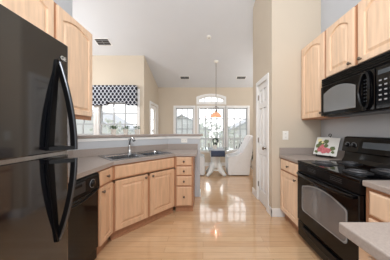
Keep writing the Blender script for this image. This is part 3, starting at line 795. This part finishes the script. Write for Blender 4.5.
MB().lathe([(.055, 0), (.055, -.012), (.045, -.03), (.02, -.034)], n=20).build('housing', 'plate', t, smooth=False)
MB().lathe([(.012, -.033), (.010, -.038)], n=10).build('sensor_cap', 'slot', t)

# pendant lamp
PXX, PYY = .375, 4.6
t = thing('pendant_lamp', 'bronze pendant lamp with glowing alabaster shade over the table', 'lamp', (PXX, PYY, 0))
zt = cz(PYY)
MB().lathe([(.065, zt + .015), (.065, zt - .02), (.03, zt - .04), (.01, zt - .05)], n=18).build('canopy', 'plate', t, smooth=True)
MB().lathe([(.006, 1.98), (.006, zt - .04)], n=8).build('rod', 'bronze', t)
MB().lathe([(.012, 1.80), (.03, 1.82), (.02, 1.85), (.008, 1.88), (.016, 1.93), (.008, 1.99)], n=14).build('finial', 'bronze', t, smooth=True)
for k in range(3):
    a = k * 2 * PI / 3 + .4
    MB().tube([(.010 * math.cos(a), .010 * math.sin(a), 1.97), (.09 * math.cos(a), .09 * math.sin(a), 1.92), (.06 * math.cos(a), .06 * math.sin(a), 1.86), (.125 * math.cos(a), .125 * math.sin(a), 1.745)], .005, 6).build('scroll_arm', 'bronze', t, smooth=True)
MB().lathe([(.165, 1.665), (.150, 1.70), (.11, 1.755), (.05, 1.80), (.02, 1.815), (.016, 1.808), (.045, 1.792), (.10, 1.747), (.142, 1.697), (.158, 1.665)], n=28).build('lamp_shade', 'shade', t, smooth=True)
point_light('pendant_bulb_light', (PXX, PYY, 1.70), 22, .05, (1, .8, .6)).parent = None

# dining table
TX, TY = .365, 4.65
t = thing('dining_table', 'round glass table on a white sculpted pedestal with splayed feet', 'table', (TX, TY, 0))
MB().lathe([(.52, .735), (.525, .741), (.52, .747)], n=48).build('tabletop', 'tglass', t)
mb = MB(); rings = []
for r_, z in ((.24, .733), (.23, .70), (.17, .60), (.135, .48), (.14, .36), (.18, .26), (.14, .20)):
    rings.append([(r_ * math.cos(2 * PI * i / 24), r_ * math.sin(2 * PI * i / 24), z) for i in range(24)])
mb.loops(rings); mb.build('pedestal', 'plaster', t, smooth=True)
for k in range(4):
    a = PI / 4 + k * PI / 2; c_, s_ = math.cos(a), math.sin(a)
    mb = MB().tube([(.05 * c_, .05 * s_, .36), (.13 * c_, .13 * s_, .26), (.21 * c_, .21 * s_, .13), (.30 * c_, .30 * s_, .06), (.36 * c_, .36 * s_, .03)], [.07, .085, .07, .05, .04], 10)
    f = mb.build('foot', 'plaster', t, smooth=True)
mb = MB().torus((0, 0, .16), .17, .022, n=28, m=8); mb.build('base_ring', 'plaster', t, smooth=True)

# cloth runner
t = thing('table_runner', 'navy and pale grey cloth runner hanging over the table front', 'runner', (TX, TY, .7475))
pts = [(.30, .002), (.0, .002), (-.30, .002), (-.50, .003), (-.532, -.004), (-.545, -.03), (-.548, -.10), (-.547, -.15)]
mb = MB(); rings = []
for y, z in pts: rings.append([(-.22, y, z), (-.1, y, z + .001), (.1, y, z + .001), (.22, y, z), (.22, y + .003, z + .002), (-.22, y + .003, z + .002)])
mb.loops(rings[:4]); mb.build('top_cloth', 'paleblue', t, smooth=True)
mb = MB(); mb.loops([[(-.16, y - .001, z), (-.07, y - .01, z + .001), (.07, y - .002, z + .001), (.20, y - .01, z), (.20, y + .003, z + .002), (-.16, y + .003, z + .002)] for y, z in pts[3:]]); mb.build('hanging_end', 'navy', t, smooth=True)

# topiary on the table
t = thing('topiary', 'round green topiary in white pot on the glass table', 'plant', (TX - .02, TY - .05, .7505))
MB().lathe([(.050, 0), (.065, .09), (.07, .10), (.06, .10), (.001, .09)], n=18).build('pot', 'pot', t)
MB().lathe([(.006, .09), (.006, .17)], n=8).build('stem', 'bark', t)
mb = MB()
rnd = random.Random(3)
for (cx, cz_, R_) in ((.01, .22, .095), (.0, .12, .055)):
    for i in range(170 if R_ > .06 else 70):
        v = Vector((rnd.gauss(0, 1), rnd.gauss(0, 1), rnd.gauss(0, 1))).normalized()
        p = Vector((cx, 0, cz_)) + v * R_ * rnd.uniform(.6, .9); q = v.cross(Vector((.3, .5, .8))).normalized() * .016; e = v * .03 + q * .5
        mb.add([p - q, p + e, p + q, p + v * .01], [(0, 3, 1), (3, 2, 1), (0, 2, 3)])
mb.build('foliage', 'darkleaf', t)

# slipcovered chairs
def chair(label, loc, deg):
    t = thing('dining_chair', label, 'chair', loc, deg, 'white slipcovered chairs at the round table')
    # local: front faces -y
    prof = [(-.30, .02), (-.31, .30), (-.31, .50), (-.27, .545), (-.05, .58), (.08, .65), (.17, .80), (.27, .98), (.34, 1.10), (.40, 1.12), (.43, 1.08), (.39, .75), (.33, .4), (.29, .02)]
    for s_ in (-1, 1):
        MB().prism(prof, s_ * .29, s_ * .21, 'x').build('side_cover', 'linen', t, bevel=.022, seg=3, smooth=True)
    MB().prism([(.08, .40), (.16, .70), (.25, .98), (.32, 1.13), (.40, 1.14), (.43, 1.08), (.39, .75), (.33, .40), (.28, .02), (.20, .02)], -.22, .22, 'x').build('backrest', 'linen', t, bevel=.02, seg=3, smooth=True)
    MB().box(-.22, .22, -.30, .14, .37, .50).build('seat_cushion', 'linen', t, bevel=.04, seg=3, smooth=True)
    mb = MB(); N = 24
    rings = []
    for z, amp in ((.02, .010), (.20, .006), (.38, .0)):
        rings.append([(-.215 + .43 * i / N, -.305 + amp * math.sin(i * 1.9), z) for i in range(N + 1)] + [(.215 - .43 * i / N, -.285, z) for i in range(N + 1)])
    mb.loops(rings); mb.build('skirt', 'linen', t, smooth=True)
    for sx in (-1, 1):
        for sy in (-1, 1): MB().lathe([(.018, 0), (.022, .03)], (sx * .25, sy * .25, 0), 10).build('leg', 'bark', t)
    return t
chair('white slipcovered chair right of the glass table, near the pantry wall', (1.01, 4.76, 0), -90)
chair('white slipcovered chair left of the glass table, half hidden by the bar', (-.26, 4.76, 0), 90)

# floor plant behind the pantry corner
t = thing('floor_plant', 'leafy green floor plant peeking out behind the pantry wall', 'plant', (1.75, 5.30, 0))
MB().lathe([(.13, 0), (.17, .28), (.185, .30), (.16, .30), (.001, .26)], n=20).build('pot', 'pot', t)
mb = MB(); leaves(mb, 260, 0, 0, .30, .17, .75, .03, .11, random.Random(5)); mb.build('foliage', 'darkleaf', t)
MB().tube([(0, 0, .26), (.02, .01, .6), (-.01, 0, .95)], .012, 6).build('stem', 'bark', t)

# ================================================================ OUTSIDE
struct('ground', MB().box(-40, 40, 6.2, 90, -2.6, -2.5), 'lawn')
def house(x, y, w_, d_, hz, rz, label, deg=0):
    t = thing('neighbour_house', label, 'house', (x, y, -2.5), deg)
    MB().box(-w_ / 2, w_ / 2, 0, d_, 0, hz).prism([(-w_ / 2, hz), (w_ / 2, hz), (0, rz)], .1, d_ - .1, 'y').build('wall', 'siding', t)
    mb = MB()
    for s_ in (-1, 1):
        mb.prism([(s_ * (w_ / 2 + .5), hz - .3), (0, rz + .05), (0, rz + .3), (s_ * (w_ / 2 + .5), hz - .05)], -.4, d_ + .4, 'y')
    mb.build('roof', 'roofm', t)
    for k in (-1, 0, 1):
        for zz in (1.0, 3.4):
            if zz + 1.3 < hz:
                f = MB().box(k * w_ * .28 - .55, k * w_ * .28 + .55, -.05, .02, zz, zz + 1.3).build('window', 'white', t)
                MB().box(k * w_ * .28 - .45, k * w_ * .28 + .45, -.07, -.05, zz + .1, zz + 1.2).build('pane', 'display', f)
    return t
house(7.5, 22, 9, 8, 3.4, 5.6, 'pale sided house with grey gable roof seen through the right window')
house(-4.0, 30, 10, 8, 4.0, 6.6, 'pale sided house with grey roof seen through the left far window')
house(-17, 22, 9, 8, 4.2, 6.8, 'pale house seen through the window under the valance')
def tree(x, y, h, r_, label, seed):
    t = thing('tree', label, 'tree', (x, y, -2.5)); rnd = random.Random(seed)
    MB().tube([(0, 0, 0), (.1, 0, h * .4), (0, .1, h * .8)], [.14, .10, .04], 8).build('trunk', 'bark', t)
    mb = MB()
    for i in range(110):
        v = Vector((rnd.gauss(0, 1), rnd.gauss(0, 1), rnd.gauss(0, 1))).normalized() * rnd.uniform(.2, 1) ** .5
        p = Vector((v.x * r_, v.y * r_, h * .72 + v.z * h * .33)); q = Vector((rnd.uniform(-1, 1), rnd.uniform(-1, 1), rnd.uniform(-1, 1))).normalized() * .16; e = q.cross(Vector((.2, .9, .3))).normalized() * .22
        mb.add([p - q, p + e, p + q, p - e * .8], [(0, 1, 2), (0, 2, 3)])
    mb.build('crown', 'treeleaf', t)
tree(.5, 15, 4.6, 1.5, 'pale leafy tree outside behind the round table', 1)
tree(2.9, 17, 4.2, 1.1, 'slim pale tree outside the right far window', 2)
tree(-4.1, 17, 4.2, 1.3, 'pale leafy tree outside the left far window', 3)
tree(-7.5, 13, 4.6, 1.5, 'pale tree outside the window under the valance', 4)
t = thing('deck_railing', 'pale wooden deck railing outside the breakfast windows', 'railing', (0, 7.8, 0))
MB().box(-3, 4, -.04, .04, .88, .93).build('top_rail', 'deck', t); MB().box(-3, 4, -.03, .03, .08, .13).build('bottom_rail', 'deck', t)
for i in range(47): MB().box(-2.98 + i * .15, -2.94 + i * .15, -.02, .02, .13, .88).build('baluster', 'deck', t)
for x in (-2.97, -1, 1.5, 3.97): MB().box(x - .045, x + .045, -.045, .045, -.06, .98).build('post', 'deck', t)
struct('deck_floor', MB().box(-3.2, 4.2, 6.0, 8.0, -.20, -.06), 'deck')
